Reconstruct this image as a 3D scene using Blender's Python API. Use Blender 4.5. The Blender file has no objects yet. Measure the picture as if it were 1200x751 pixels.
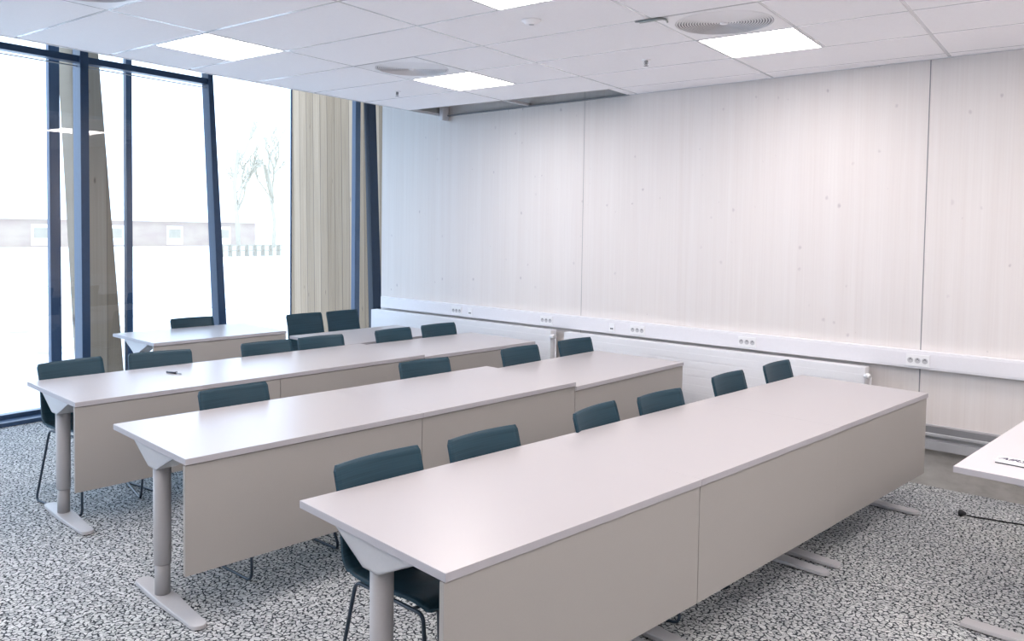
import bpy, bmesh, math, random
from mathutils import Vector, Matrix
random.seed(4)
S = bpy.context.scene
COL = S.collection
PI = math.pi

# ------------------------------------------------------------------ materials
def mat(name, col, rough=.5, spec=.5, metal=0., build=None, bump=None):
    m = bpy.data.materials.new(name); m.use_nodes = True
    nt = m.node_tree; N = nt.nodes; L = nt.links
    b = N['Principled BSDF']
    b.inputs['Base Color'].default_value = (*col, 1)
    b.inputs['Roughness'].default_value = rough
    b.inputs['Specular IOR Level'].default_value = spec
    b.inputs['Metallic'].default_value = metal
    if build: build(nt, N, L, b)
    return m
def nd(N, t, **k):
    n = N.new(t)
    for a, v in k.items():
        if a in n.inputs: n.inputs[a].default_value = v
        else: setattr(n, a, v)
    return n
def mapping(N, L, scale, out='Object'):
    tc = N.new('ShaderNodeTexCoord'); mp = N.new('ShaderNodeMapping')
    mp.inputs['Scale'].default_value = scale
    L.new(tc.outputs[out], mp.inputs['Vector']); return mp.outputs['Vector']
def ramp(N, L, src, stops):
    r = N.new('ShaderNodeValToRGB'); L.new(src, r.inputs['Fac'])
    e = r.color_ramp.elements
    while len(e) < len(stops): e.new(.5)
    for i, (p, c) in enumerate(stops):
        e[i].position = p; e[i].color = (*c, 1)
    return r.outputs['Color']
def mix(N, L, a, b, fac, mode='MIX'):
    x = N.new('ShaderNodeMix'); x.data_type = 'RGBA'; x.blend_type = mode
    for sock, v in ((x.inputs[0], fac), (x.inputs[6], a), (x.inputs[7], b)):
        if hasattr(v, 'is_linked'): L.new(v, sock)
        elif isinstance(v, tuple): sock.default_value = (*v, 1)
        else: sock.default_value = v
    return x.outputs[2]
def math_(N, L, op, a, b=None):
    x = N.new('ShaderNodeMath'); x.operation = op
    for i, v in enumerate((a, b)):
        if v is None: continue
        if hasattr(v, 'is_linked'): L.new(v, x.inputs[i])
        else: x.inputs[i].default_value = v
    return x.outputs[0]

def b_speck(amount, scale=60):
    def f(nt, N, L, b):
        v = mapping(N, L, (scale,)*3)
        n = nd(N, 'ShaderNodeTexNoise', Scale=1., Detail=3.); L.new(v, n.inputs['Vector'])
        c = b.inputs['Base Color'].default_value[:3]
        lo = tuple(x*(1-amount) for x in c)
        L.new(ramp(N, L, n.outputs['Fac'], [(.3, lo), (.7, c)]), b.inputs['Base Color'])
    return f

def b_carpet(nt, N, L, b):
    v = mapping(N, L, (1, 1, 1))
    nz = nd(N, 'ShaderNodeTexNoise', Scale=30., Detail=2.); L.new(v, nz.inputs['Vector'])
    vm = N.new('ShaderNodeVectorMath'); vm.operation = 'SCALE'; L.new(nz.outputs['Color'], vm.inputs[0]); vm.inputs['Scale'].default_value = .022
    va = N.new('ShaderNodeVectorMath'); va.operation = 'ADD'; L.new(v, va.inputs[0]); L.new(vm.outputs[0], va.inputs[1])
    vo = nd(N, 'ShaderNodeTexVoronoi', feature='DISTANCE_TO_EDGE', Scale=46.); vo.voronoi_dimensions = '2D'
    L.new(va.outputs[0], vo.inputs['Vector'])
    vc = nd(N, 'ShaderNodeTexVoronoi', feature='F1', Scale=46.); vc.voronoi_dimensions = '2D'
    L.new(va.outputs[0], vc.inputs['Vector'])
    n2 = nd(N, 'ShaderNodeTexNoise', Scale=48., Detail=2.); L.new(v, n2.inputs['Vector'])
    n3 = nd(N, 'ShaderNodeTexNoise', Scale=170., Detail=3.); L.new(v, n3.inputs['Vector'])
    n4 = nd(N, 'ShaderNodeTexNoise', Scale=1.3, Detail=4.); L.new(v, n4.inputs['Vector'])
    w = math_(N, L, 'MULTIPLY', math_(N, L, 'SUBTRACT', n2.outputs['Fac'], .375), 1.2)
    thr = math_(N, L, 'DIVIDE', vo.outputs['Distance'], math_(N, L, 'MAXIMUM', w, .012))
    crack = ramp(N, L, thr, [(.35, (0, 0, 0)), (1.0, (1, 1, 1))])
    sep = N.new('ShaderNodeSeparateColor'); L.new(vc.outputs['Color'], sep.inputs[0])
    base = ramp(N, L, sep.outputs[0], [(.0, (.56, .58, .59)), (.5, (.69, .71, .715)), (1, (.81, .83, .83))])
    base = mix(N, L, base, ramp(N, L, n3.outputs['Fac'], [(.25, (.55, .56, .56)), (.7, (1.12, 1.12, 1.12))]), 1., 'MULTIPLY')
    base = mix(N, L, base, ramp(N, L, n4.outputs['Fac'], [(.3, (.82, .82, .84)), (.7, (1.05, 1.05, 1.03))]), 1., 'MULTIPLY')
    c = mix(N, L, (.035, .042, .05), base, crack)
    L.new(c, b.inputs['Base Color'])
    bp = nd(N, 'ShaderNodeBump', Strength=.35, Distance=.004)
    L.new(math_(N, L, 'ADD', crack, n3.outputs['Fac']), bp.inputs['Height']); L.new(bp.outputs[0], b.inputs['Normal'])

def b_lime_wood(dark=0.):
    def f(nt, N, L, b):
        v = mapping(N, L, (14, 14, .25))
        st = nd(N, 'ShaderNodeTexNoise', Scale=1., Detail=5., Roughness=.65); L.new(v, st.inputs['Vector'])
        v2 = mapping(N, L, (90, 90, 1.2))
        gr = nd(N, 'ShaderNodeTexNoise', Scale=1., Detail=4.); L.new(v2, gr.inputs['Vector'])
        a = (.735, .685, .65); c = (.78, .742, .714)
        base = ramp(N, L, st.outputs['Fac'], [(.25, a), (.7, c)])
        base = mix(N, L, base, ramp(N, L, gr.outputs['Fac'], [(.3, (.965, .96, .96)), (.65, (1, 1, 1))]), 1., 'MULTIPLY')
        # large soft lilac/grey variation
        v4 = mapping(N, L, (.6, .6, .35))
        bg = nd(N, 'ShaderNodeTexNoise', Scale=1., Detail=3.); L.new(v4, bg.inputs['Vector'])
        base = mix(N, L, base, ramp(N, L, bg.outputs['Fac'], [(.35, (.955, .96, .975)), (.65, (1, 1, 1))]), 1., 'MULTIPLY')
        # knots
        v3 = mapping(N, L, (11., .01, 8.5))
        kz = nd(N, 'ShaderNodeTexNoise', Scale=2.5, Detail=2.); L.new(v3, kz.inputs['Vector'])
        km = N.new('ShaderNodeVectorMath'); km.operation = 'SCALE'; L.new(kz.outputs['Color'], km.inputs[0]); km.inputs['Scale'].default_value = .22
        ka = N.new('ShaderNodeVectorMath'); ka.operation = 'ADD'; L.new(v3, ka.inputs[0]); L.new(km.outputs[0], ka.inputs[1])
        kn = nd(N, 'ShaderNodeTexVoronoi', feature='F1', Scale=1., Randomness=1.); L.new(ka.outputs[0], kn.inputs['Vector'])
        sp = N.new('ShaderNodeSeparateColor'); L.new(kn.outputs['Color'], sp.inputs[0])
        rad = math_(N, L, 'MULTIPLY', math_(N, L, 'SUBTRACT', sp.outputs[0], .30), .27)
        q = math_(N, L, 'DIVIDE', kn.outputs['Distance'], math_(N, L, 'MAXIMUM', rad, .001))
        k = ramp(N, L, q, [(.3, (.74, .72, .75)), (1., (1, 1, 1))])
        v5 = mapping(N, L, (1.1, .01, 1.3)); pn = nd(N, 'ShaderNodeTexNoise', Scale=1., Detail=2.); L.new(v5, pn.inputs['Vector'])
        k = mix(N, L, (1., 1., 1.), k, ramp(N, L, pn.outputs['Fac'], [(.36, (.0, .0, .0)), (.56, (1., 1., 1.))]))
        base = mix(N, L, base, k, 1., 'MULTIPLY')
        L.new(base, b.inputs['Base Color'])
    return f

def b_boards(axis, width, c0, c1, lean=0., gap=.05):
    """weathered outdoor timber boards, vertical"""
    def f(nt, N, L, b):
        tc = N.new('ShaderNodeTexCoord'); s = N.new('ShaderNodeSeparateXYZ'); L.new(tc.outputs['Object'], s.inputs[0])
        u = math_(N, L, 'ADD', s.outputs[axis], math_(N, L, 'MULTIPLY', s.outputs['Z'], lean))
        u = math_(N, L, 'DIVIDE', u, width)
        fr = math_(N, L, 'FRACT', u); fl = math_(N, L, 'FLOOR', u)
        wn = nd(N, 'ShaderNodeTexWhiteNoise'); wn.noise_dimensions = '1D'; L.new(fl, wn.inputs['W'])
        cb = N.new('ShaderNodeCombineXYZ'); L.new(math_(N, L, 'MULTIPLY', u, 9.), cb.inputs[0]); L.new(math_(N, L, 'MULTIPLY', s.outputs['Z'], .8), cb.inputs[1]); L.new(math_(N, L, 'MULTIPLY', fl, 3.7), cb.inputs[2])
        n = nd(N, 'ShaderNodeTexNoise', Scale=1., Detail=5., Roughness=.6); L.new(cb.outputs[0], n.inputs['Vector'])
        t = math_(N, L, 'ADD', math_(N, L, 'MULTIPLY', wn.outputs['Value'], .5), math_(N, L, 'MULTIPLY', n.outputs['Fac'], .6))
        base = ramp(N, L, t, [(.2, c0), (.85, c1)])
        cb2 = N.new('ShaderNodeCombineXYZ'); L.new(math_(N, L, 'MULTIPLY', u, 1.3), cb2.inputs[0]); L.new(math_(N, L, 'MULTIPLY', s.outputs['Z'], 2.2), cb2.inputs[1])
        kn = nd(N, 'ShaderNodeTexVoronoi', feature='F1', Scale=1.); L.new(cb2.outputs[0], kn.inputs['Vector'])
        base = mix(N, L, base, ramp(N, L, kn.outputs['Distance'], [(.04, (.5, .47, .45)), (.09, (1, 1, 1))]), 1., 'MULTIPLY')
        edge = math_(N, L, 'MINIMUM', fr, math_(N, L, 'SUBTRACT', 1., fr))
        g = ramp(N, L, edge, [(gap*.3, (.45, .43, .42)), (gap, (1, 1, 1))])
        L.new(mix(N, L, base, g, 1., 'MULTIPLY'), b.inputs['Base Color'])
    return f

def b_concrete(nt, N, L, b):
    v = mapping(N, L, (2.2, 2.2, 5))
    n = nd(N, 'ShaderNodeTexNoise', Scale=1.3, Detail=8., Roughness=.65); L.new(v, n.inputs['Vector'])
    L.new(ramp(N, L, n.outputs['Fac'], [(.3, (.33, .31, .28)), (.5, (.47, .45, .42)), (.7, (.56, .545, .51))]), b.inputs['Base Color'])
    bp = nd(N, 'ShaderNodeBump', Strength=.2, Distance=.003); L.new(n.outputs['Fac'], bp.inputs['Height']); L.new(bp.outputs[0], b.inputs['Normal'])

def b_shell(nt, N, L, b):
    v = mapping(N, L, (3, 3, 260))
    n = nd(N, 'ShaderNodeTexNoise', Scale=1., Detail=2.); L.new(v, n.inputs['Vector'])
    L.new(ramp(N, L, n.outputs['Fac'], [(.3, (.010, .038, .058)), (.7, (.018, .056, .082))]), b.inputs['Base Color'])
    bp = nd(N, 'ShaderNodeBump', Strength=.15, Distance=.001); L.new(n.outputs['Fac'], bp.inputs['Height']); L.new(bp.outputs[0], b.inputs['Normal'])

def b_snow(nt, N, L, b):
    v = mapping(N, L, (.9, 1.6, 1))
    n = nd(N, 'ShaderNodeTexNoise', Scale=1., Detail=5.); L.new(v, n.inputs['Vector'])
    L.new(ramp(N, L, n.outputs['Fac'], [(.33, (.42, .40, .38)), (.45, (.9, .9, .9))]), b.inputs['Base Color'])  # darker noise patches put the pale shading on the snow into its colour

def b_brickwall(nt, N, L, b):
    v = mapping(N, L, (.25, .25, .6))
    n = nd(N, 'ShaderNodeTexNoise', Scale=1., Detail=4.); L.new(v, n.inputs['Vector'])
    L.new(ramp(N, L, n.outputs['Fac'], [(.35, (.45, .345, .29)), (.65, (.50, .40, .32))]), b.inputs['Base Color'])

M = dict(
 carpet=mat('carpet', (.5, .5, .5), .95, .1, build=b_carpet),
 wood=mat('limed_wood', (.8, .78, .76), .55, .25, build=b_lime_wood()),
 boards=mat('weathered_boards', (.4, .38, .35), .8, .2, build=b_boards('X', .145, (.20, .135, .08), (.50, .375, .265), lean=.02)),
 column=mat('grey_timber', (.4, .37, .33), .8, .2, build=b_boards('Y', .2, (.26, .21, .155), (.40, .34, .27), gap=.02)),
 concrete=mat('concrete', (.45, .43, .4), .85, .2, build=b_concrete),
 tile=mat('ceiling_tile', (.97, .95, .965), .8, .2, build=b_speck(.03, 90)),
 grid=mat('ceiling_grid', (.74, .73, .75), .16, .6, build=b_speck(.02, 20)),
 plenum=mat('plenum_grey', (.36, .37, .36), .9, .2, build=b_speck(.2, 4)),
 paint=mat('white_paint', (.78, .77, .765), .7, .3, build=b_speck(.03, 5)),
 top=mat('table_laminate', (.465, .438, .445), .30, .55, build=b_speck(.02, 200)),
 panel=mat('panel_laminate', (.395, .372, .348), .55, .3, build=b_speck(.03, 300)),
 edge=mat('table_edge_band', (.46, .44, .465), .5, .3, build=b_speck(.02, 200)),
 leg=mat('grey_metal', (.55, .54, .55), .38, .5, build=b_speck(.03, 100)),
 column_grey=mat('grey_column', (.43, .415, .42), .4, .4, build=b_speck(.03, 100)),
 legd=mat('grey_metal_inner', (.38, .37, .375), .38, .5, build=b_speck(.03, 100)),
 dark=mat('dark_metal', (.035, .04, .05), .4, .5, build=b_speck(.1, 50)),
 shell=mat('chair_shell', (.03, .07, .09), .42, .3, build=b_shell),
 rod=mat('sled_rod', (.022, .04, .065), .3, .5, build=b_speck(.1, 60)),
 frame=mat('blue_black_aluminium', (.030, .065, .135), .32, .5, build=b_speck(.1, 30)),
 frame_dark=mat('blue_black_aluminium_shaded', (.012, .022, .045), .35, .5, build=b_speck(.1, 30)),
 white=mat('white_enamel', (.84, .84, .86), .35, .5, build=b_speck(.02, 60)),
 rail=mat('white_pvc', (.80, .79, .82), .35, .5, build=b_speck(.02, 60)),
 plate=mat('socket_white', (.86, .86, .87), .3, .5, build=b_speck(.01, 60)),
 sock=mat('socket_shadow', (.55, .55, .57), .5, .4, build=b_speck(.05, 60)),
 slot=mat('socket_hole', (.08, .08, .09), .6, .3, build=b_speck(.05, 60)),
 alu=mat('grey_aluminium', (.42, .43, .45), .35, .5, build=b_speck(.03, 40)),
 alud=mat('grey_aluminium_dark', (.24, .245, .26), .45, .5, build=b_speck(.03, 40)),
 galv=mat('galvanised_bracket', (.30, .33, .33), .35, .5, .6, build=b_speck(.2, 60)),
 black=mat('black_rubber', (.012, .013, .016), .5, .4, build=b_speck(.1, 60)),
 vent=mat('vent_enamel', (.93, .915, .93), .35, .5, build=b_speck(.01, 60)),
 ventd=mat('vent_gap', (.33, .32, .35), .7, .3, build=b_speck(.05, 60)),
 snow=mat('snow', (.9, .92, .95), .9, .2, build=b_snow),
 housewall=mat('far_house_wall', (.8, .7, .7), .9, .1, build=b_brickwall),
 roofm=mat('snowy_roof', (.93, .95, .97), .9, .1, build=b_speck(.03, 1)),
 hwin=mat('far_house_window', (.44, .385, .305), .5, .3, build=b_speck(.1, 1)),
 bark=mat('frosted_bark', (.50, .44, .345), .9, .1, build=b_speck(.08, 3)),
 ink=mat('dark_print', (.07, .07, .12), .6, .2, build=b_speck(.1, 60)),
 pen=mat('pen_navy', (.012, .015, .035), .3, .5, build=b_speck(.1, 60)),
 clear=mat('pen_grey', (.42, .45, .47), .25, .5, build=b_speck(.05, 60)),
)
def emis(name, col, s):
    m = bpy.data.materials.new(name); m.use_nodes = True; N = m.node_tree.nodes; N.clear()
    e = N.new('ShaderNodeEmission'); e.inputs[0].default_value = (*col, 1); e.inputs[1].default_value = s
    o = N.new('ShaderNodeOutputMaterial'); m.node_tree.links.new(e.outputs[0], o.inputs[0]); return m
M['desktop_lit'] = mat('desk_laminate_lit', (.66, .625, .64), .42, .35, build=b_speck(.02, 200))  # brighter copy of the table laminate; its colour makes up for weak light
M['light'] = emis('panel_glow', (1.0, .92, .90), 10.4)
def glass():
    m = bpy.data.materials.new('window_glass'); m.use_nodes = True; nt = m.node_tree; N = nt.nodes; L = nt.links; N.clear()
    t = N.new('ShaderNodeBsdfTransparent'); t.inputs[0].default_value = (.96, .98, .985, 1)
    g = N.new('ShaderNodeBsdfGlossy'); g.inputs['Roughness'].default_value = 0.
    lw = N.new('ShaderNodeLayerWeight'); lw.inputs[0].default_value = .5
    pw = math_(N, L, 'POWER', lw.outputs['Facing'], 5.)
    fac = math_(N, L, 'ADD', math_(N, L, 'MULTIPLY', pw, .8), .085)
    x = N.new('ShaderNodeMixShader'); o = N.new('ShaderNodeOutputMaterial')
    L.new(fac, x.inputs[0]); L.new(t.outputs[0], x.inputs[1]); L.new(g.outputs[0], x.inputs[2]); L.new(x.outputs[0], o.inputs[0])
    return m
M['glass'] = glass()

# ------------------------------------------------------------------ mesh helpers
class MB:
    def __init__(s): s.v = []; s.f = []; s.sm = []
    def add(s, vs, fs, smooth=False):
        o = len(s.v); s.v += [tuple(v) for v in vs]
        for f in fs: s.f.append(tuple(i+o for i in f)); s.sm.append(smooth)
        return s
    def box(s, a, b):
        (x0, y0, z0), (x1, y1, z1) = a, b
        x0, x1 = sorted((x0, x1)); y0, y1 = sorted((y0, y1)); z0, z1 = sorted((z0, z1))
        s.hexa([(x0, y0, z0), (x1, y0, z0), (x1, y1, z0), (x0, y1, z0)], [(x0, y0, z1), (x1, y0, z1), (x1, y1, z1), (x0, y1, z1)])
        return s
    def hexa(s, lo, hi):
        s.add(list(lo)+list(hi), [(3, 2, 1, 0), (4, 5, 6, 7), (0, 1, 5, 4), (1, 2, 6, 5), (2, 3, 7, 6), (3, 0, 4, 7)]); return s
    def prism(s, poly, z0, z1, fn=lambda p, z: (p[0], p[1], z)):
        """poly is counter-clockwise in its own 2D frame"""
        n = len(poly); vs = [fn(p, z0) for p in poly]+[fn(p, z1) for p in poly]
        s.add(vs, [tuple(reversed(range(n))), tuple(range(n, 2*n))]+[(i, (i+1) % n, n+(i+1) % n, n+i) for i in range(n)]); return s
    def lathe(s, prof, c=(0, 0, 0), n=24):
        vs = []; fs = []
        for (r, z) in prof:
            for k in range(n):
                a = 2*PI*k/n; vs.append((c[0]+r*math.cos(a), c[1]+r*math.sin(a), c[2]+z))
        for i in range(len(prof)-1):
            for k in range(n):
                k2 = (k+1) % n; fs.append((i*n+k, i*n+k2, (i+1)*n+k2, (i+1)*n+k))
        s.add(vs, fs, True); return s
    def tube(s, pts, r, n=8, closed=False):
        P = [Vector(p) for p in pts]; m = len(P); vs = []; fs = []
        up = None
        for i in range(m):
            if closed: t = (P[(i+1) % m]-P[i-1]).normalized()
            else: t = (P[min(i+1, m-1)]-P[max(i-1, 0)]).normalized()
            if up is None:
                up = Vector((0, 0, 1)) if abs(t.z) < .9 else Vector((1, 0, 0))
            a = (up-t*up.dot(t)).normalized(); up = a; b = t.cross(a)
            for k in range(n):
                q = 2*PI*k/n; vs.append(P[i]+(a*math.cos(q)+b*math.sin(q))*r)
        for i in range(m if closed else m-1):
            j = (i+1) % m
            for k in range(n):
                k2 = (k+1) % n; fs.append((i*n+k, i*n+k2, j*n+k2, j*n+k))
        if not closed: fs += [tuple(reversed(range(n))), tuple((m-1)*n+k for k in range(n))]
        s.add(vs, fs, True); return s
    def mesh(s, name, m, bevel=0.):
        me = bpy.data.meshes.new(name); me.from_pydata(s.v, [], s.f)
        for p, q in zip(me.polygons, s.sm): p.use_smooth = q
        bm = bmesh.new(); bm.from_mesh(me); bmesh.ops.recalc_face_normals(bm, faces=bm.faces)
        if bevel: 
            ed = [e for e in bm.edges if len(e.link_faces) == 2 and e.calc_face_angle(0) > .5]
            bmesh.ops.bevel(bm, geom=ed, offset=bevel, segments=2, affect='EDGES', profile=.5)
        bm.to_mesh(me); bm.free()
        me.materials.append(m); me.update(); return me
    def obj(s, name, m, parent=None, bevel=0., loc=None, rz=0.):
        o = bpy.data.objects.new(name, s.mesh(name, m, bevel)); COL.objects.link(o)
        if parent: o.parent = parent
        if loc: o.location = loc
        o.rotation_euler.z = rz
        return o

def tag(o, label=None, cat=None, group=None, kind=None):
    if label: o['label'] = label
    if cat: o['category'] = cat
    if group: o['group'] = group
    if kind: o['kind'] = kind
    return o
def thing(name, loc, rz, label, cat, group=None):
    o = bpy.data.objects.new(name, None); COL.objects.link(o); o.empty_display_size = .1
    o.location = loc; o.rotation_euler.z = rz
    return tag(o, label, cat, group)
def copy_tree(o, parent=None):
    c = o.copy(); COL.objects.link(c); c.parent = parent
    for ch in list(o.children): copy_tree(ch, c)
    return c
def struct(o, label=None):
    o['kind'] = 'structure'
    if label: o['label'] = label
    return o
def fillet(pts, r, closed=False, n=5):
    P = [Vector(p) for p in pts]; m = len(P); out = []
    for i in range(m):
        if not closed and i in (0, m-1): out.append(P[i]); continue
        a, b, c = P[i-1], P[i], P[(i+1) % m]
        d1 = (a-b).normalized(); d2 = (c-b).normalized()
        ang = d1.angle(d2); t = min(r/math.tan(ang/2), (a-b).length*.45, (c-b).length*.45)
        p0 = b+d1*t; p1 = b+d2*t
        for k in range(n+1):
            u = k/n; out.append(p0*(1-u)**2+b*2*u*(1-u)+p1*u*u)
    return out

# ------------------------------------------------------------------ frames of the room
H = 2.861          # suspended ceiling
SLAB = 3.46        # concrete slab
WA = -.0807        # back wall runs y = WY + WA*(x+3)
WY = 6.1664
WR = math.atan(WA)
def wy(x): return WY+WA*(x+3)
# local frame of the back wall: u along wall (+x), v toward the room is -y
WL = Matrix.Translation((0, wy(0), 0)) @ Matrix.Rotation(WR, 4, 'Z')
def wall_loc(x): return (x, wy(x), 0)
def wu(x): return x/math.cos(WR)        # along-wall coordinate for a world x
TH = [-.1632, -.1316, -.1141, -.0961]   # the rows of tables fan out a little
def glo(t, x, y, z=0):
    c, s = math.cos(t), math.sin(t); return (x*c-y*s, x*s+y*c, z)

# ------------------------------------------------------------------ shell
XW = -7.4
XR = 4.6; YF = -3.8; YB = 7.45
XE = -6.63         # free left end of the back wall
struct(MB().box((XW-.1, YF, -.12), (XR, YB, 0)).obj('floor', M['carpet']), 'grey carpet with black crackle pattern')
# back wall, pale limed wood panels on a concrete plinth (local frame of the wall)
def wallobj(mb, name, m, parent=None, bevel=0.):
    o = mb.obj(name, m, parent, bevel)
    if parent is None: o.location = (0, wy(0), 0); o.rotation_euler.z = WR
    return o
w = wallobj(MB().box((wu(XE), 0, .26), (wu(XR), .16, SLAB)), 'wall_back', M['wood']); struct(w, 'pale limed wood wall behind the tables')
for x, jw in ((-3.82, .0014), (-.985, .0032), (1.85, .003)):
    MB().box((wu(x)-jw, -.0015, .40), (wu(x)+jw, .004, SLAB)).obj('panel_joint', M['alud'], w)
p = wallobj(MB().box((wu(XE), -.012, 0), (wu(XR), .16, .275)), 'baseboard_back', M['concrete']); struct(p, 'raw concrete plinth under the wood wall')
tr = wallobj(MB().prism([(-.012, .275), (-.012, .258), (-.055, .258), (-.055, .318), (-.037, .325), (-.037, .352), (-.062, .352), (-.062, .368), (-.012, .418), (0, .418), (0, .275)][::-1], wu(-3.4), wu(XR), lambda p, z: (z, p[0], p[1])), 'trim_1', M['alu'])
struct(tr, 'stepped grey metal service duct low on the wall')
MB().box((wu(-3.4), -.058, .362), (wu(XR), -.014, .415)).obj('duct_cover', M['alud'], tr)
# other walls (behind and beside the camera)
struct(MB().box((XR, YF, 0), (XR+.15, YB, SLAB)).obj('wall_right', M['paint']), 'white painted wall')
struct(MB().box((XW, YF-.15, 0), (XR, YF, SLAB)).obj('wall_front', M['paint']), 'white painted wall')
# niche behind the free end of the wood wall
struct(MB().box((XE-.0, wy(XE)+.17, 0), (XE+.12, YB, SLAB)).obj('wall_niche', M['paint']), 'return wall behind the wood wall')
struct(MB().box((XW-.06, YB, 0), (XE+.12, YB+.12, SLAB)).obj('wall_corner', M['paint']), 'end wall by the glazing')
struct(MB().box((XW-.3, YF-.15, SLAB), (XR+.15, YB+.12, SLAB+.25)).obj('ceiling_slab', M['plenum']), 'concrete slab above the suspended ceiling')

# suspended ceiling
X0 = -3.27; Y0 = 2.26; XC = -5.645
xl = [XC]+[X0+1.2*i for i in range(-1, 7)]; xl = [x for x in xl if x < XR]+[XR]
yl = [Y0+.6*k for k in range(-10, 7)]
lights = []; vents = []
# a light or a vent takes half of a 1.2 m tile
for i in range(-2, 6):
    for k in range(-9, 7):
        pass
LT = [(-5.07, 2.86), (-2.67, 2.86), (-.27, 2.86), (2.13, 2.86), (-4.47, 4.66), (-2.07, 4.66), (.33, 4.66), (2.73, 4.66),
      (-5.07, -.74), (-2.67, -.74), (-.27, -.74), (2.13, -.74), (-4.47, 1.06), (-2.07, 1.06), (.33, 1.06), (2.73, 1.06)]
VT = [(-2.07, 4.06), (-4.47, 4.06), (-4.47, 1.66)]
holes = [(XC, -4.47), (-4.47, -3.36)]
cm = MB(); g = 0.010
used = [(x, y) for x, y in LT+VT]
for j in range(len(yl)):
    y0 = yl[j]; 
    last = j == len(yl)-1
    for i in range(len(xl)-1):
        x0, x1 = xl[i], xl[i+1]
        if last:
            if x0 < -3.3:
                if x0 == xl[2] or abs(x0+3.27) < .01: pass
                else: continue
            # strip between the last grid line and the wall
            cm.hexa([(x0+g, y0+g, H), (x1-g, y0+g, H), (x1-g, wy(x1)-.002, H), (x0+g, wy(x0)-.002, H)],
                    [(x0+g, y0+g, H+.018), (x1-g, y0+g, H+.018), (x1-g, wy(x1)-.002, H+.018), (x0+g, wy(x0)-.002, H+.018)])
            continue
        y1 = yl[j+1]
        cuts = sorted([x for x, y in used if abs(y-y0) < .02 and x > x0-.02 and x < x1-.02])
        a = x0
        segs = []
        for c in cuts:
            if c-a > .05: segs.append((a, c))
            a = c+.6
        if x1-a > .05: segs.append((a, x1))
        for a, b in segs: cm.box((a+g, y0+g, H), (b-g, y1-g, H+.018))
# front strip up to the wall behind the camera
ceil = struct(cm.obj('ceiling', M['tile'], bevel=.003), 'suspended ceiling of white acoustic tiles')
gm = MB(); hw = .0105
for x in xl[1:-1]: gm.box((x-hw, yl[0], H+.0015), (x+hw, wy(x)-.002, H+.03))
for y in yl: gm.box((XC, y-hw, H+.0018), (XR, y+hw, H+.028))
gm.box((XC-.004, YF, H-.004), (XC+.018, wy(XC)-.002, H+.03))
for x, y in LT+VT:
    for xx in (x, x+.6): gm.box((xx-hw, y, H+.0012), (xx+hw, y+.6, H+.029))
gm.obj('ceiling_grid', M['grid'], ceil)
em = MB(); em.hexa([(-3.36, wy(-3.36)-.02, H-.004), (XR, wy(XR)-.02, H-.004), (XR, wy(XR)-.001, H-.004), (-3.36, wy(-3.36)-.001, H-.004)],
        [(-3.36, wy(-3.36)-.02, H+.02), (XR, wy(XR)-.02, H+.02), (XR, wy(XR)-.001, H+.02), (-3.36, wy(-3.36)-.001, H+.02)])
em.obj('edge_trim', M['grid'], ceil)
dm = MB(); dm.hexa([(XC, wy(XC)-.03, H-.006), (-3.34, wy(-3.34)-.03, H-.006), (-3.34, wy(-3.34)-.001, H-.006), (XC, wy(XC)-.001, H-.006)],
        [(XC, wy(XC)-.03, H+.006), (-3.34, wy(-3.34)-.03, H+.006), (-3.34, wy(-3.34)-.001, H+.006), (XC, wy(XC)-.001, H+.006)])
dm.obj('wall_angle', M['alud'], ceil)
MB().box((-3.36, Y0+3.6, H), (-3.27-g, wy(-3.3)-.003, H+.018)).obj('filler_tile', M['tile'], ceil)
MB().box((XC, YF, H+.02), (XC+.03, wy(XC)-.002, SLAB)).obj('added_bulkhead', M['plenum'], ceil)  # added fascia, keeps window light out so the plenum stays dark
MB().box((XC+.03, 5.55, 3.10), (-3.0, 5.95, 3.36)).obj('duct', M['plenum'], ceil)
MB().box((-5.60, wy(-5.6)-.11, H-.055), (-5.555, wy(-5.6)-.012, H+.12)).obj('hanging_clip', M['rail'], ceil, .002)
# front strip of ceiling behind camera
MB().box((XC, YF, H), (XR, yl[0]-g, H+.018)).obj('rear_tile', M['tile'], ceil)

LL = {(-5.07, 2.86): 'square white ceiling light panel nearest the tall windows',
      (-2.67, 2.86): 'square white ceiling light panel cut off by the top edge of the photo',
      (-4.47, 4.66): 'square white ceiling light panel above the far rows, beside the far round vent',
      (-2.07, 4.66): 'square white ceiling light panel at upper right beside the large round vent'}
for q, (x, y) in enumerate(LT):
    t = thing('ceiling_light', (x+.3, y+.3, H), 0, LL.get((x, y), 'square white ceiling light panel outside the view of the photo'), 'ceiling light', 'ceiling light panels')
    MB().box((-.286, -.286, .0), (.286, .286, .006)).obj('diffuser', M['light'], t, .002)
    fm = MB()
    for a, b in (((-.294, -.294), (.294, -.284)), ((-.294, .284), (.294, .294)), ((-.294, -.284), (-.284, .284)), ((.284, -.284), (.294, .284))):
        fm.box((a[0], a[1], -.002), (b[0], b[1], .02))
    fm.obj('light_frame', M['white'], t)
    MB().box((-.29, -.29, .02), (.29, .29, .05)).obj('housing', M['alu'], t)
VL = ['large round ringed ceiling vent at upper right beside a light panel', 'round ringed ceiling vent beside the far middle light panel', 'round ceiling vent cut off at the top left of the photo']
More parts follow.
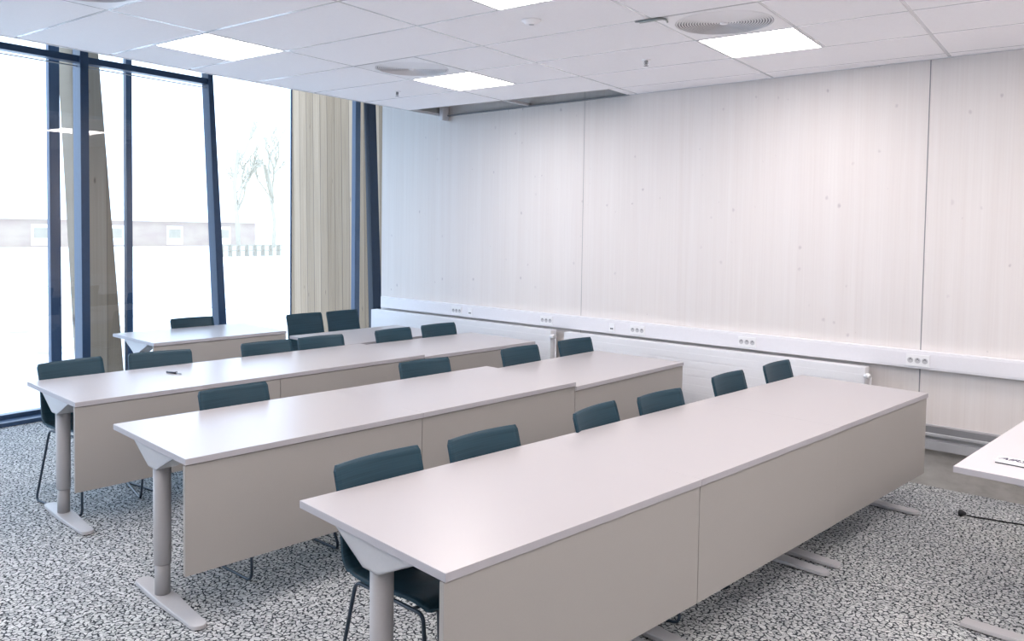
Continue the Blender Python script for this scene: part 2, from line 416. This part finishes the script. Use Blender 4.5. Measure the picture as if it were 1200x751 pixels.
for (x, y), lb in zip(VT, VL):
    t = thing('ceiling_vent', (x+.3, y+.3, H), 0, lb, 'vent', 'round ceiling vents')
    n = 48; R = .268
    vs = [(.294*sx, .294*sy, z) for z in (0, .012) for sx, sy in ((-1, -1), (1, -1), (1, 1), (-1, 1))]
    # square plate with round hole
    pm = MB(); ring = [(R*math.cos(2*PI*k/n), R*math.sin(2*PI*k/n)) for k in range(n)]
    sq = []
    for k in range(n):
        c, s_ = math.cos(2*PI*k/n), math.sin(2*PI*k/n); q = .294/max(abs(c), abs(s_)); sq.append((c*q, s_*q))
    vv = [(a, b, 0) for a, b in ring]+[(a, b, 0) for a, b in sq]+[(a, b, .02) for a, b in ring]
    ff = [(k, (k+1) % n, n+(k+1) % n, n+k) for k in range(n)]+[(k, (k+1) % n, 2*n+(k+1) % n, 2*n+k) for k in range(n)]
    pm.add(vv, ff); pm.obj('face_plate', M['vent'], t)
    gr = MB(); r = R-.004
    while r > .03:
        gr.lathe([(r, .0), (r-.0085, -.0025), (r-.0085, .0015), (r, .0035), (r, .0)], n=48); r -= .0150
    gr.lathe([(.001, -.006), (.022, -.005), (.024, .001), (.001, .002)], n=24)
    gr.obj('grille_rings', M['vent'], t)
    MB().lathe([(.001, .008), (R-.002, .008), (R-.002, .011), (.001, .011)], n=48).obj('vent_back', M['ventd'], t)
t = thing('smoke_detector', (-2.64, 3.72, H), 0, 'small round white smoke detector on the ceiling tiles', 'smoke detector')
MB().lathe([(.001, -.024), (.03, -.023), (.04, -.017), (.044, -.008), (.054, -.006), (.056, 0), (.001, 0)], n=32).obj('detector_body', M['vent'], t)
MB().lathe([(.001, -.027), (.014, -.026), (.017, -.023), (.001, -.022)], n=16).obj('sensor_cap', M['sock'], t)
for (x, y, lb) in ((-2.58, 5.0, 'tiny sprinkler head on the ceiling between the two far light panels'), (-4.955, 5.0, 'tiny sprinkler head on the ceiling left of the far middle light panel')):
    t = thing('sprinkler_head', (x, y, H), 0, lb, 'sprinkler', 'ceiling sprinkler heads')
    MB().lathe([(.001, -.004), (.03, -.003), (.032, 0), (.001, 0)], n=20).obj('escutcheon', M['vent'], t)
    MB().lathe([(.001, -.03), (.008, -.03), (.009, -.004), (.001, -.004)], n=10).tube([(-.012, 0, -.006), (-.014, 0, -.026), (0, 0, -.04), (.014, 0, -.026), (.012, 0, -.006)], .002, 6).obj('nozzle', M['alud'], t)
    MB().lathe([(.001, -.043), (.016, -.042), (.016, -.040), (.001, -.039)], n=14).obj('deflector', M['alud'], t)
t = thing('ceiling_bracket', (-2.07, 4.06, H), 0, 'bent grey metal bracket poking from the ceiling grid beside the large vent', 'bracket')
MB().tube(fillet([(-.075, -.012, -.006), (.055, -.010, -.008), (.075, .03, -.006), (.05, .10, -.002)], .03), .006, 8).obj('bent_bar', M['galv'], t)
MB().lathe([(.001, -.006), (.012, -.005), (.013, .0), (.001, .001)], (-.082, -.012, -.004), 16).obj('end_clamp', M['alud'], t)
MB().box((-.085, .0, -.006), (.05, .035, .0)).obj('flange', M['galv'], t)

# ------------------------------------------------------------------ glazing
win = struct(MB().box((XW-.06, YF, 0), (XW+.17, YB, .035)).box((XW-.06, YF, .035), (XW+.02, YB, .07)).obj('window_1', M['frame'], bevel=.003), 'floor to ceiling glazing with blue-black frames')
def mullion(y0b, y1b, y0t, y1t, xa, xb, name='mullion', m='frame'):
    """y values at z=.65 (b) and z=3.17 (t)"""
    def ex(b, t, z): return b+(t-b)*(z-.65)/(3.17-.65)
    lo = [(xa, ex(y0b, y0t, 0.035), .035), (xb, ex(y0b, y0t, .035), .035), (xb, ex(y1b, y1t, .035), .035), (xa, ex(y1b, y1t, .035), .035)]
    hi = [(xa, ex(y0b, y0t, SLAB), SLAB), (xb, ex(y0b, y0t, SLAB), SLAB), (xb, ex(y1b, y1t, SLAB), SLAB), (xa, ex(y1b, y1t, SLAB), SLAB)]
    return MB().hexa(lo, hi).obj(name, M[m], win, .004)
mullion(3.458, 3.531, 3.458, 3.531, XW-.06, XW+.08)
mullion(4.84, 4.93, 4.72, 4.776, XW-.05, XW+.07)
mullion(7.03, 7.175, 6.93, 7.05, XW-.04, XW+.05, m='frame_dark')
mullion(6.79, 6.87, 6.79, 6.87, XW-.10, XW-.03)
for y in (1.9, .35, -1.2, -2.7): mullion(y, y+.075, y, y+.075, XW-.06, XW+.08)
MB().box((XW-.05, YF, 3.11), (XW+.05, 4.74, 3.168)).obj('transom', M['frame'], win, .003)
MB().box((XW-.012, YF, 3.078), (XW+.012, 4.74, 3.084)).obj('glazing_bead', M['alud'], win)
MB().box((XW-.06, YF, SLAB-.06), (XW+.06, YB, SLAB)).obj('head_frame', M['frame'], win)
ys = [YF, -2.66, -1.16, .39, 1.94, 3.495, 4.82, 7.02, YB]
for a, b in zip(ys[:-1], ys[1:]):
    MB().add([(XW, a, .03), (XW, b, .03), (XW, b, SLAB), (XW, a, SLAB)], [(0, 1, 2, 3)]).obj('pane', M['glass'], win)

# ------------------------------------------------------------------ outdoors
gm = MB(); xs = [XW-.08, -9, -14, -30, -70, -150, -400]; zs = [-.18, -.25, -.4, -.9, -1.7, -2.5, -2.6]
vs = []; 
for x, z in zip(xs, zs): vs += [(x, -160, z), (x, 400, z)]
gm.add(vs, [(2*i, 2*i+1, 2*i+3, 2*i+2) for i in range(len(xs)-1)])
struct(gm.obj('ground', M['snow']), 'snow covered ground outside')
t = tag(MB().hexa([(-8.25, 3.847, -.3), (-7.95, 3.847, -.3), (-7.95, 4.20, -.3), (-8.25, 4.20, -.3)],
       [(-8.25, 3.66, 3.75), (-7.95, 3.66, 3.75), (-7.95, 3.90, 3.75), (-8.25, 3.90, 3.75)]).obj('timber_column', M['column'], bevel=.004),
       'leaning grey timber column outside the glass behind the left mullion', 'column')
for y0, y1, xx, lb in ((3.478, 3.575, -8.0, 'dark blue steel post outside the glass left of the leaning timber column'), (4.212, 4.274, -8.0, 'thin dark blue steel post outside the glass right of the leaning timber column')):
    t = thing('steel_post', (xx, (y0+y1)/2, -.27), 0, lb, 'post', 'steel posts outside the glass')
    h_ = (y1-y0)/2
    MB().box((-.03, -h_, 0), (.03, h_, 4.0)).obj('post_shaft', M['frame'], t, .004)
    MB().box((-.07, -h_-.006, 0), (.07, h_+.006, .012)).obj('base_plate', M['frame'], t)
fin = MB().box((-9.36, 7.62, -.35), (-7.55, 7.78, 4.2)).obj('timber_wall', M['boards'])
fin.location.y = -.27
tag(fin, 'weathered vertical timber boarding outside the glass at the room corner', 'timber wall')
MB().box((-9.375, 7.60, -.35), (-9.36, 7.79, 4.2)).obj('corner_strip', M['frame'], fin)
# pale far building
hs = thing('far_house', (-150, 86, -2.5), 0, 'long low pinkish house with snowy roof far across the snow', 'house')
MB().box((-8, -75, -1.5), (0, 22, 4.9)).obj('house_wall', M['housewall'], hs)
MB().prism([(-9, 4.9), (.9, 4.9), (.9, 5.2), (-4, 7.0), (-9, 5.2)], -76, 23, lambda p, z: (p[0], z, p[1])).obj('roof', M['roofm'], hs)
for y in (-62, -46, -32, -22, -9, 3, 14):
    f_ = MB().box((.0, y-1.7, .3), (.12, y+1.7, 4.)).obj('house_window', M['roofm'], hs)
    MB().box((.12, y-1.3, 1.6), (.16, y+1.3, 3.4)).obj('house_pane', M['hwin'], f_)
def tree(x, y, z, h, lb):
    mb = MB(); rnd = random.Random(int(y*7))
    def br(p, d, l, r, lv):
        q = [p+d*l*k/3+Vector((rnd.uniform(-1, 1), rnd.uniform(-1, 1), 0))*l*.03*k for k in range(4)]
        mb.tube(q, r, 5)
        if lv == 0: return
        for k in range(5 if lv > 1 else 4):
            f_ = rnd.uniform(.35, 1); a = rnd.uniform(0, 2*PI)
            nd_ = (d+Vector((math.cos(a), math.sin(a), rnd.uniform(.0, .5)))*rnd.uniform(.5, .9)).normalized()
            br(p+d*l*f_, nd_, l*.5, r*.5, lv-1)
    br(Vector((0, 0, 0)), Vector((0, 0, 1)), h*.62, h*.014, 3)
    o = mb.obj('bare_tree', M['bark']); o.location = (x, y, z); tag(o, lb, 'tree', 'frosted trees across the snow'); return o
tree(-120, 83, -2.4, 27, 'tall pale frosted tree far outside right of the leaning mullion')
tree(-125, 94, -2.4, 25, 'pale frosted tree far outside beside the timber boarding')
# low snow-laden wall / woodpile shapes right of the leaning mullion
hd = MB()
for k in range(9):
    hd.box((-80-.4, 52+k*1.1, -1.8), (-80+.4, 52+k*1.1+.12, -.45))
hd.box((-80.1, 51.8, -.62), (-79.9, 61.4, -.45)).box((-80.1, 51.8, -1.2), (-79.9, 61.4, -1.05))
tag(hd.obj('snowy_fence', M['hwin']), 'faint bluish fence standing in the snow far outside', 'fence')

# ------------------------------------------------------------------ wall services
t = wallobj(MB().box((wu(-6.56), -.058, .79), (wu(XR), -.0, .912)), 'cable_trunking', M['rail'], None, .004)
tag(t, 'long white cable trunking running the length of the wood wall', 'trunking')
MB().box((wu(-6.55), -.0605, .803), (wu(XR), -.056, .898)).obj('trunking_cover', M['rail'], t, .002)
MB().box((wu(-6.565), -.0605, .788), (wu(-6.55), -.0, .914)).obj('end_cap', M['white'], t, .002)
def wpos(x, off, z):
    n = Vector((math.sin(WR), -math.cos(WR), 0)); return (x+n.x*off, wy(x)+n.y*off, z)
def circ(cx, cz, r, n=20): return [(cx+r*math.cos(2*PI*k/n), cz+r*math.sin(2*PI*k/n)) for k in range(n)]
socks = [(-5.35, 'triple white power socket on the trunking nearest the windows'), (-4.17, 'triple white power socket on the trunking above the gap between the radiators'),
         (-3.18, 'triple white power socket on the trunking above the left part of the long radiator'),
         (-2.195, 'triple white power socket on the trunking above the middle of the long radiator'), (-.985, 'triple white power socket on the trunking right of the long radiator, at the panel joint')]
for x, lb in socks:
    t = thing('power_socket', wpos(x, .0608, .846), WR, lb, 'power socket', 'power sockets on the trunking')
    MB().box((-.072, -.007, -.040), (.072, .0, .040)).obj('faceplate', M['plate'], t, .002)
    for k in (-1, 0, 1):
        cx = k*.045
        s_ = MB(); 
        n = 24; ro, ri = .0185, .0160
        vs = [(cx+r*math.cos(2*PI*j/n), y, r*math.sin(2*PI*j/n)) for r, y in ((ro, -.0072), (ro, -.0095), (ri, -.0095), (ri, -.0073)) for j in range(n)]
        s_.add(vs, [(a*n+j, a*n+(j+1) % n, (a+1)*n+(j+1) % n, (a+1)*n+j) for a in range(3) for j in range(n)], True)
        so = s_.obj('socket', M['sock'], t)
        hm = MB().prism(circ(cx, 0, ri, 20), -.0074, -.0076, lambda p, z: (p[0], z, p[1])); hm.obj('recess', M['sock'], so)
        MB().prism(circ(cx-.0075, 0.003, .0026, 10), -.0076, -.0079, lambda p, z: (p[0], z, p[1])).prism(circ(cx+.0075, .003, .0026, 10), -.0076, -.0079, lambda p, z: (p[0], z, p[1])).box((cx-.005, -.0079, .006), (cx+.005, -.0076, .012)).obj('pin_holes', M['slot'], so)
for x, lb in ((-5.16, 'small single data socket on the trunking right of the socket nearest the windows'), (-3.44, 'small single data socket on the trunking left of the long radiator\'s first power socket')):
    t = thing('data_socket', wpos(x, .0608, .846), WR, lb, 'data socket', 'data sockets on the trunking')
    MB().box((-.028, -.006, -.038), (.028, 0, .038)).obj('faceplate', M['plate'], t, .002)
    MB().box((-.014, -.0075, -.016), (-.002, -.006, -.004)).box((.002, -.0075, -.016), (.014, -.006, -.004)).obj('port', M['slot'], t)

def radiator(x0, x1, lb):
    xm = (x0+x1)/2; hw_ = (x1-x0)/2/math.cos(WR)
    t = thing('radiator', wpos(xm, .09, 0), WR, lb, 'radiator', 'long white panel radiators')
    fm = MB()
    fm.box((-hw_, -.05, .19), (hw_, -.043, .764))
    for k in range(1, 9):
        z = .19+k*.565/9; fm.box((-hw_+.004, -.0518, z-.026), (hw_-.004, -.05, z+.026))
    fm.obj('front_panel', M['white'], t, .0012)
    MB().box((-hw_, .028, .19), (hw_, .035, .755)).obj('rear_panel', M['white'], t)
    tm = MB(); tm.box((-hw_, -.049, .762), (hw_, .034, .768))
    tm.obj('top_cover', M['white'], t, .001)
    fs = MB(); k = -hw_+.03
    while k < hw_-.02: fs.box((k, -.043, .2), (k+.0015, .028, .745)); k += .05
    fs.obj('fins', M['white'], t)
    for sx in (-1, 1): MB().box((sx*hw_-.003, -.05, .19), (sx*hw_+.003, .035, .766)).obj('side_cover', M['white'], t, .001)
    v = MB().tube([(hw_, -.008, .70), (hw_+.03, -.008, .70)], .012, 10).obj('valve', M['white'], t)
    MB().tube([(hw_+.02, -.03, .712), (hw_+.02, -.065, .712)], .02, 14).obj('valve_knob', M['plate'], v)
    for sx in (-1, 1): MB().box((sx*(hw_-.3)-.015, .035, .25), (sx*(hw_-.3)+.015, .088, .72)).obj('wall_bracket', M['white'], t)
    MB().tube([(hw_+.028, -.008, .70), (hw_+.028, -.008, .15), (hw_+.028, .05, .15)], .008, 8).obj('pipe', M['white'], t)
radiator(-6.63, -4.06, 'long white radiator in the far corner beside the windows')
radiator(-3.90, -1.30, 'long white radiator under the trunking behind the front row')

# ------------------------------------------------------------------ tables
W = .80
def build_table(name, t, xa, ya, xb, yb, lb, hz=.735, panel=True, flip=False, insets=(.068, .068), group=None):
    """near edge goes from (xa,ya) to (xb,yb) in the frame of its row"""
    a = Vector(glo(t, xa, ya)); b = Vector(glo(t, xb, yb)); d = b-a; Ln = d.length; d.normalize()
    nrm = Vector((d.y, -d.x, 0))                     # points to the near side
    c = (a+b)/2-nrm*W/2; rz = math.atan2(d.y, d.x)-PI/2
    T = thing(name, (c.x, c.y, 0), rz, lb, 'table', group or 'grey height adjustable tables in rows')
    h = Ln/2-.0004; w = W/2; th = .026
    tt = MB().box((-w, -h, hz-th), (w, h, hz)).obj('tabletop', M['top'], T, .0012)
    if flip: tt.data.materials[0] = M['desktop_lit']
    te = tt.data; te.materials.append(M['edge'])
    for pg in te.polygons:
        if abs(pg.normal.z) < .5: pg.material_index = 1
    fx = -1 if flip else 1
    if panel: 
        pn = MB().box((w-.028, -h+.0012, .245), (w-.008, h-.0012, hz-th-.004)).obj('modesty_panel', M['panel'], T, .0015)
        clip = MB()
        for yy in (-h+.25, h-.25): clip.box((w-.07, yy-.02, hz-th-.06), (w-.028, yy+.02, hz-th))
        clip.obj('panel_clip', M['leg'], pn)
    for sy, ins in ((-1, insets[0]), (1, insets[1])):
        y = sy*(h-ins)
        lg = MB().lathe([(.001, .168), (.0365, .168), (.038, .171), (.038, hz-.08), (.001, hz-.08)], (0, y, 0), 32).obj('leg', M['column_grey'], T)
        MB().lathe([(.001, .01), (.033, .01), (.033, .175), (.001, .175)], (0, y, 0), 32).obj('lower_tube', M['legd'], lg)
        # tapering rounded foot
        pts = []; xb_, xf_ = -.25*fx, .395*fx
        def half(x):
            if flip: return .036
            u = (x-xb_)/(xf_-xb_); 
            base = .034+.012*math.exp(-((u-.42)/.30)**2)
            e = min(u, 1-u)*abs(xf_-xb_)
            return base*(math.sqrt(max(0, 1-(1-min(e/.035, 1))**2)))
        n = 40; top = []
        us = [0.5-0.5*math.cos(PI*k/n) for k in range(n+1)]
        xs_ = [xb_+(xf_-xb_)*u for u in us]
        poly = [(x, y-half(x)) for x in xs_]+[(x, y+half(x)) for x in reversed(xs_[1:-1])]
        def fz(x): return .022+.009*math.exp(-((x/.16)**2))
        fmb = MB(); m = len(poly)
        vs = [(px, py, .006) for px, py in poly]+[(px, py, fz(px)-.004) for px, py in poly]+[(px*.998, y+(py-y)*.94, fz(px)) for px, py in poly]
        fc = [(i, (i+1) % m, m+(i+1) % m, m+i) for i in range(m)]+[(m+i, m+(i+1) % m, 2*m+(i+1) % m, 2*m+i) for i in range(m)]
        # strip top and bottom across
        for k in range(n-1+1):
            lo1, lo2 = k, k+1
            hi1 = (m-k) % m if k > 0 else 0
            hi2 = m-(k+1)
            if k+1 == n: hi2 = n
            quad = [lo1, lo2, hi2, hi1]; q = []
            for v_ in quad:
                if v_ not in q: q.append(v_)
            if len(q) >= 3:
                fc.append(tuple(2*m+v_ for v_ in q)); fc.append(tuple(reversed(q)))
        fmb.add(vs, fc); fmb.obj('foot', M['leg'], lg)
        gl = MB()
        for xx in (xb_*.8, xf_*.86): gl.lathe([(.001, 0), (.016, 0), (.016, .007), (.001, .007)], (xx, y, 0), 12)
        gl.obj('glide', M['black'], lg)
        # folded V bracket under the top: face sheet + bottom flange + inner sheet
        zt, zb = hz-th, hz-.128
        bw = 1.35 if flip else 1.
        tz = [(-.235*bw, zt), (-.215*bw, zt-.010), (-.042, zb), (.042, zb), (.235*bw, zt-.010), (.25*bw, zt)]
        bk = MB()
        for yy in (y-.045, y+.040): bk.prism(tz[::-1] if False else tz, yy, yy+.005, lambda p, z: (p[0], z, p[1]))
        for i in range(5):
            (x0, z0), (x1, z1) = tz[i], tz[i+1]
            if abs(x1-x0) < 1e-6: continue
            bk.hexa([(x0, y-.045, z0), (x1, y-.045, z1), (x1, y+.045, z1), (x0, y+.045, z0)], [(x0, y-.045, z0+.005), (x1, y-.045, z1+.005), (x1, y+.045, z1+.005), (x0, y+.045, z0+.005)])
        bk.obj('bracket', M['leg'], lg)
    MB().box((-.035, -h+.1, hz-th-.045), (.035, h-.1, hz-th-.001)).obj('crossbar', M['dark'], T)
    return T

ROW = ['front row', 'second row', 'third row', 'farthest row']
specs = [
 (0, -1.677, 1.39, -1.672, 2.660, 'nearest table, left end of the front row, long grey front panel'),
 (0, -1.672, 2.6605, -1.680, 3.910, 'middle table of the front row, joined on both sides'),
 (0, -1.682, 3.9105, -1.692, 5.165, 'right end table of the front row, closest to the wood wall duct'),
 (1, -3.180, 1.40, -3.172, 2.640, 'left end table of the second row, its grey leg and foot fully in view'),
 (1, -3.172, 2.6405, -3.180, 3.884, 'middle table of the second row behind the front row chairs'),
 (1, -3.176, 3.8845, -3.243, 5.235, 'right end table of the second row, slightly lower than its neighbour'),
 (2, -4.568, 1.51, -4.566, 2.736, 'left end table of the third row with a dark pen lying on it'),
 (2, -4.567, 2.7365, -4.580, 3.958, 'middle table of the third row'),
 (2, -4.578, 3.9585, -4.577, 5.215, 'right end table of the third row, ending at the far radiator'),
 (3, -6.41, 2.84, -6.41, 4.055, 'left table of the farthest row, standing against the tall window'),
]
for r, xa, ya, xb, yb, lb in specs:
    build_table('table', TH[r], xa, ya, xb, yb, lb, hz=.707 if 'slightly lower' in lb else .72 if 'ending at the far radiator' in lb else .735)
build_table('table', TH[3], -5.515, 4.03, -5.525, 5.27, 'low table in the far corner with two chairs behind it, partly hidden', hz=.70)
# desk at the right edge: corner at (-.475,3.729)
t0 = -.1400
def desk(y0, y1, lb):
    c = Vector((-.475, 3.729, 0)); ex = Vector((math.cos(t0), math.sin(t0), 0)); ey = Vector((-math.sin(t0), math.cos(t0), 0))
    a = c+ex*W+ey*y0; b = c+ex*W+ey*y1
    # express in unrotated frame
    return build_table('desk', 0., a.x, a.y, b.x, b.y, lb, panel=False, flip=True, insets=(.20, .12), group='white desks at the right edge')
desk(0, 1.6, 'white desk cut off by the right edge of the photo, flat box on it')

# ------------------------------------------------------------------ chairs
def make_chair():
    root = thing('chair', (0, 0, 0), 0, 'x', 'chair', 'dark teal sled base chairs')
    # side profile (x,z): from top of back down to front of seat
    ctrl = [(-.270, .820), (-.247, .740), (-.222, .650), (-.198, .560), (-.184, .510), (-.166, .477), (-.140, .456), (-.10, .447), (-.03, .443), (.06, .447), (.14, .455), (.20, .458), (.245, .452), (.27, .438)]
    # resample with Catmull-Rom
    def cr(p0, p1, p2, p3, t):
        return tuple(.5*((2*b)+(-a+c)*t+(2*a-5*b+4*c-d)*t*t+(-a+3*b-3*c+d)*t**3) for a, b, c, d in zip(p0, p1, p2, p3))
    pr = []
    for i in range(len(ctrl)-1):
        p0 = ctrl[max(i-1, 0)]; p3 = ctrl[min(i+2, len(ctrl)-1)]
        for k in range(3): pr.append(cr(p0, ctrl[i], ctrl[i+1], p3, k/3))
    pr.append(ctrl[-1])
    m = len(pr); n = 16
    def surf(i, j):
        x, z = pr[i]; t = -1+2*j/n
        back = min(1, max(0, (z-.50)/.20)); 
        hw_ = .205+.008*(1-back)
        u = i/(m-1)
        # rounded corners at back top and seat front
        e = .012
        dt = (.82-z) if z > .6 else 9
        if dt < e: hw_ -= .010*(1-math.sqrt(max(0, 1-(1-dt/e)**2)))
        df = (.27-x) if z < .47 else 9
        if df < .03: hw_ -= .022*(1-math.sqrt(max(0, 1-(1-df/.03)**2)))
        y = t*hw_
        xo = .022*t*t*back
        zo = .012*t*t*(1-back)*(1 if x > -.15 else .3)-.004*(1-t*t)*(1-back)
        return Vector((x+xo, y, z+zo))
    G = [[surf(i, j) for j in range(n+1)] for i in range(m)]
    Nn = [[None]*(n+1) for _ in range(m)]
    for i in range(m):
        for j in range(n+1):
            a = G[min(i+1, m-1)][j]-G[max(i-1, 0)][j]; b = G[i][min(j+1, n)]-G[i][max(j-1, 0)]
            Nn[i][j] = a.cross(b).normalized()
    th = .0055
    vs = [G[i][j]+Nn[i][j]*th for i in range(m) for j in range(n+1)]+[G[i][j]-Nn[i][j]*th for i in range(m) for j in range(n+1)]
    q = m*(n+1); id_ = lambda i, j: i*(n+1)+j
    fs = []
    for i in range(m-1):
        for j in range(n):
            f_ = (id_(i, j), id_(i+1, j), id_(i+1, j+1), id_(i, j+1)); fs.append(f_); fs.append(tuple(q+v for v in reversed(f_)))
    rim = [id_(0, j) for j in range(n+1)]+[id_(i, n) for i in range(1, m)]+[id_(m-1, j) for j in range(n-1, -1, -1)]+[id_(i, 0) for i in range(m-2, 0, -1)]
    sh = MB(); sh.add(vs, fs, True)
    o2 = [(rim[k], rim[(k+1) % len(rim)], q+rim[(k+1) % len(rim)], q+rim[k]) for k in range(len(rim))]
    sh.f += o2; sh.sm += [False]*len(o2)
    sh.obj('seat_shell', M['shell'], root)
    for sy in (-1, 1):
        yt, yb = sy*.195, sy*.255
        loop = [(-.125, yt, .428), (.23, yt, .428), (.34, yb, .008), (-.17, yb, .008)]
        MB().tube(fillet(loop, .035, True), .0072, 8, True).obj('sled_frame', M['rod'], root)
    for x in (-.09, .18): MB().tube([(x, -.195, .428), (x, .195, .428)], .0062, 8).obj('crossbar', M['rod'], root)
    sp = MB()
    for x in (-.09, .18):
        for y in (-.1, .1): sp.box((x-.015, y-.012, .43), (x+.015, y+.012, .4365))
    sp.obj('seat_spacer', M['black'], root)
    return root
D = math.radians
# back-top midpoint in the row frame, twist in degrees, label
chairs = [
 (0, -2.53, 1.750, 4, 'dark teal chair at left end of the front row, seat showing under the table'),
 (0, -2.525, 2.285, 2, 'dark teal chair second from left in the front row'),
 (0, -2.53, 3.027, 10, 'dark teal chair third from left in the front row'),
 (0, -2.53, 3.570, 1, 'dark teal chair fourth from left in the front row'),
 (0, -2.60, 4.376, 4, 'dark teal chair fifth from left in the front row, in front of the long radiator'),
 (0, -2.61, 5.009, 4, 'dark teal chair at the right end of the front row'),
 (1, -4.07, 2.051, 4, 'dark teal chair at left end of the second row'),
 (1, -4.08, 3.390, -3, 'dark teal chair second from left in the second row'),
 (1, -4.07, 4.291, 2, 'dark teal chair third from left in the second row'),
 (1, -4.085, 4.947, 0, 'dark teal chair at right end of the second row'),
 (2, -5.50, 1.790, 10, 'dark teal chair at left end of the third row, beside the window'),
 (2, -5.49, 2.358, -10, 'dark teal chair behind the table with the pen, turned slightly'),
 (2, -5.455, 3.137, -2, 'dark teal chair third from left in the third row, below the left far table'),
 (2, -5.45, 3.610, -3, 'dark teal chair fourth from left in the third row'),
 (2, -5.445, 4.330, 4, 'dark teal chair fifth from left in the third row'),
 (2, -5.465, 4.868, 0, 'dark teal chair at right end of the third row'),
 (3, -7.255, 3.57, -2, 'dark teal chair behind the left far table at the window, only its top edge showing'),
 (3, -6.90, 4.554, 0, 'left of the two dark teal chairs in the far corner before the timber boarding'),
 (3, -6.90, 5.010, 4, 'right of the two dark teal chairs in the far corner before the timber boarding'),
]
proto = make_chair()
for i, (r, x, y, a, lb) in enumerate(chairs):
    o = proto if i == 0 else copy_tree(proto)
    t = TH[r]; ang = t+D(a)
    bx, by, _ = glo(t, x, y)
    o.location = (bx+.258*math.cos(ang), by+.258*math.sin(ang), 0); o.rotation_euler.z = ang
    o['label'] = lb

# ------------------------------------------------------------------ small things
# pen on the third row table
px, py, _ = glo(TH[2], -5.105, 2.235); qx, qy, _ = glo(TH[2], -4.99, 2.27)
ang = math.atan2(qy-py, qx-px)
t = thing('pen', (px, py, .7358), ang, 'dark pen with grey tip lying on the third row table', 'pen')
MB().tube([(0, 0, .006), (.085, 0, .006)], .006, 12).obj('barrel', M['pen'], t)
MB().tube([(.085, 0, .006), (.118, .0, .005), (.128, 0, .004)], .0042, 10).obj('tip', M['clear'], t)
MB().box((.03, .006, .006), (.075, .014, .009)).box((.06, .0, .006), (.072, .022, .012)).obj('clip', M['pen'], t)
# flat box with lettering on the desk
t = thing('flat_box', (-.345, 3.90, .7352), t0-.02, 'slim white box with dark lettering on the desk at the right edge', 'box')
MB().box((0, 0, 0.004), (.27, .075, .016)).obj('box_body', M['plate'], t, .002)
MB().box((0.002, .001, 0), (.268, .074, .004)).obj('box_base', M['dark'], t)
cu = bpy.data.curves.new('box_lettering', 'FONT'); cu.body = 'AIRSTROM'; cu.size = .052; cu.extrude = .0004; cu.shear = .3; cu.offset = .0012
cu.space_character = .95
tmp = bpy.data.objects.new('tmp', cu); COL.objects.link(tmp); bpy.context.view_layer.update()
me = bpy.data.meshes.new_from_object(tmp.evaluated_get(bpy.context.evaluated_depsgraph_get())); bpy.data.objects.remove(tmp)
me.materials.clear(); me.materials.append(M['ink'])
lt = bpy.data.objects.new('lettering', me); COL.objects.link(lt); lt.parent = t; lt.location = (.008, .018, .0163)
# power cable on the carpet
t = thing('power_cable', (-.636, 5.459, 0), 0, 'black power cable with plug lying on the carpet at right', 'cable')
pts = [(.02, 0, .012), (.06, .004, .008), (.14, .026, .006), (.2, .030, .006), (.30, .045, .006), (.42, .035, .006), (.55, -.03, .006), (.72, -.02, .006), (.9, .12, .006), (1.2, .2, .006)]
def smooth(P, k=4):
    out = []
    for i in range(len(P)-1):
        p0, p1, p2, p3 = P[max(i-1, 0)], P[i], P[i+1], P[min(i+2, len(P)-1)]
        for j in range(k):
            u = j/k; out.append(tuple(.5*((2*b)+(-a+c)*u+(2*a-5*b+4*c-d)*u*u+(-a+3*b-3*c+d)*u**3) for a, b, c, d in zip(p0, p1, p2, p3)))
    return out+[P[-1]]
MB().tube(smooth(pts), .0045, 8).obj('cord', M['black'], t)
pl = MB().lathe([(.001, 0), (.018, .001), (.019, .02), (.013, .03), (.008, .04), (.001, .041)], (0, 0, 0), 16)
pl.v = [(z-.022, y, x+.0192) for x, y, z in pl.v]
pl.obj('plug', M['black'], t)
MB().tube([(-.022, -.008, .019), (-.040, -.008, .019)], .0024, 6).tube([(-.022, .008, .019), (-.040, .008, .019)], .0024, 6).obj('plug_pins', M['alu'], t)

# ------------------------------------------------------------------ world, camera
wd = bpy.data.worlds.new('overcast'); S.world = wd; wd.use_nodes = True
bg = wd.node_tree.nodes['Background']; bg.inputs[0].default_value = (.60, .77, 1.0, 1); bg.inputs[1].default_value = 2.0

f, yaw, pt, rl = 940.34, .6369, -.0422, .0144
F = Vector((-math.sin(yaw)*math.cos(pt), math.cos(yaw)*math.cos(pt), math.sin(pt)))
R = Vector((math.cos(yaw), math.sin(yaw), 0)); U = R.cross(F)
R2 = R*math.cos(rl)+U*math.sin(rl); U2 = -R*math.sin(rl)+U*math.cos(rl)
cd = bpy.data.cameras.new('camera'); co = bpy.data.objects.new('camera', cd); COL.objects.link(co)
m4 = Matrix((R2, U2, -F)).transposed().to_4x4(); m4.translation = Vector((0, 0, 1.683)); co.matrix_world = m4
cd.sensor_fit = 'HORIZONTAL'; cd.sensor_width = 36; cd.lens = f/1200*36
cd.shift_y = -(375.5-309.27)/1200
cd.clip_start = .05; cd.clip_end = 1000
S.camera = co
S.view_settings.view_transform = 'Standard'; S.view_settings.look = 'None'; S.view_settings.exposure = 1.0
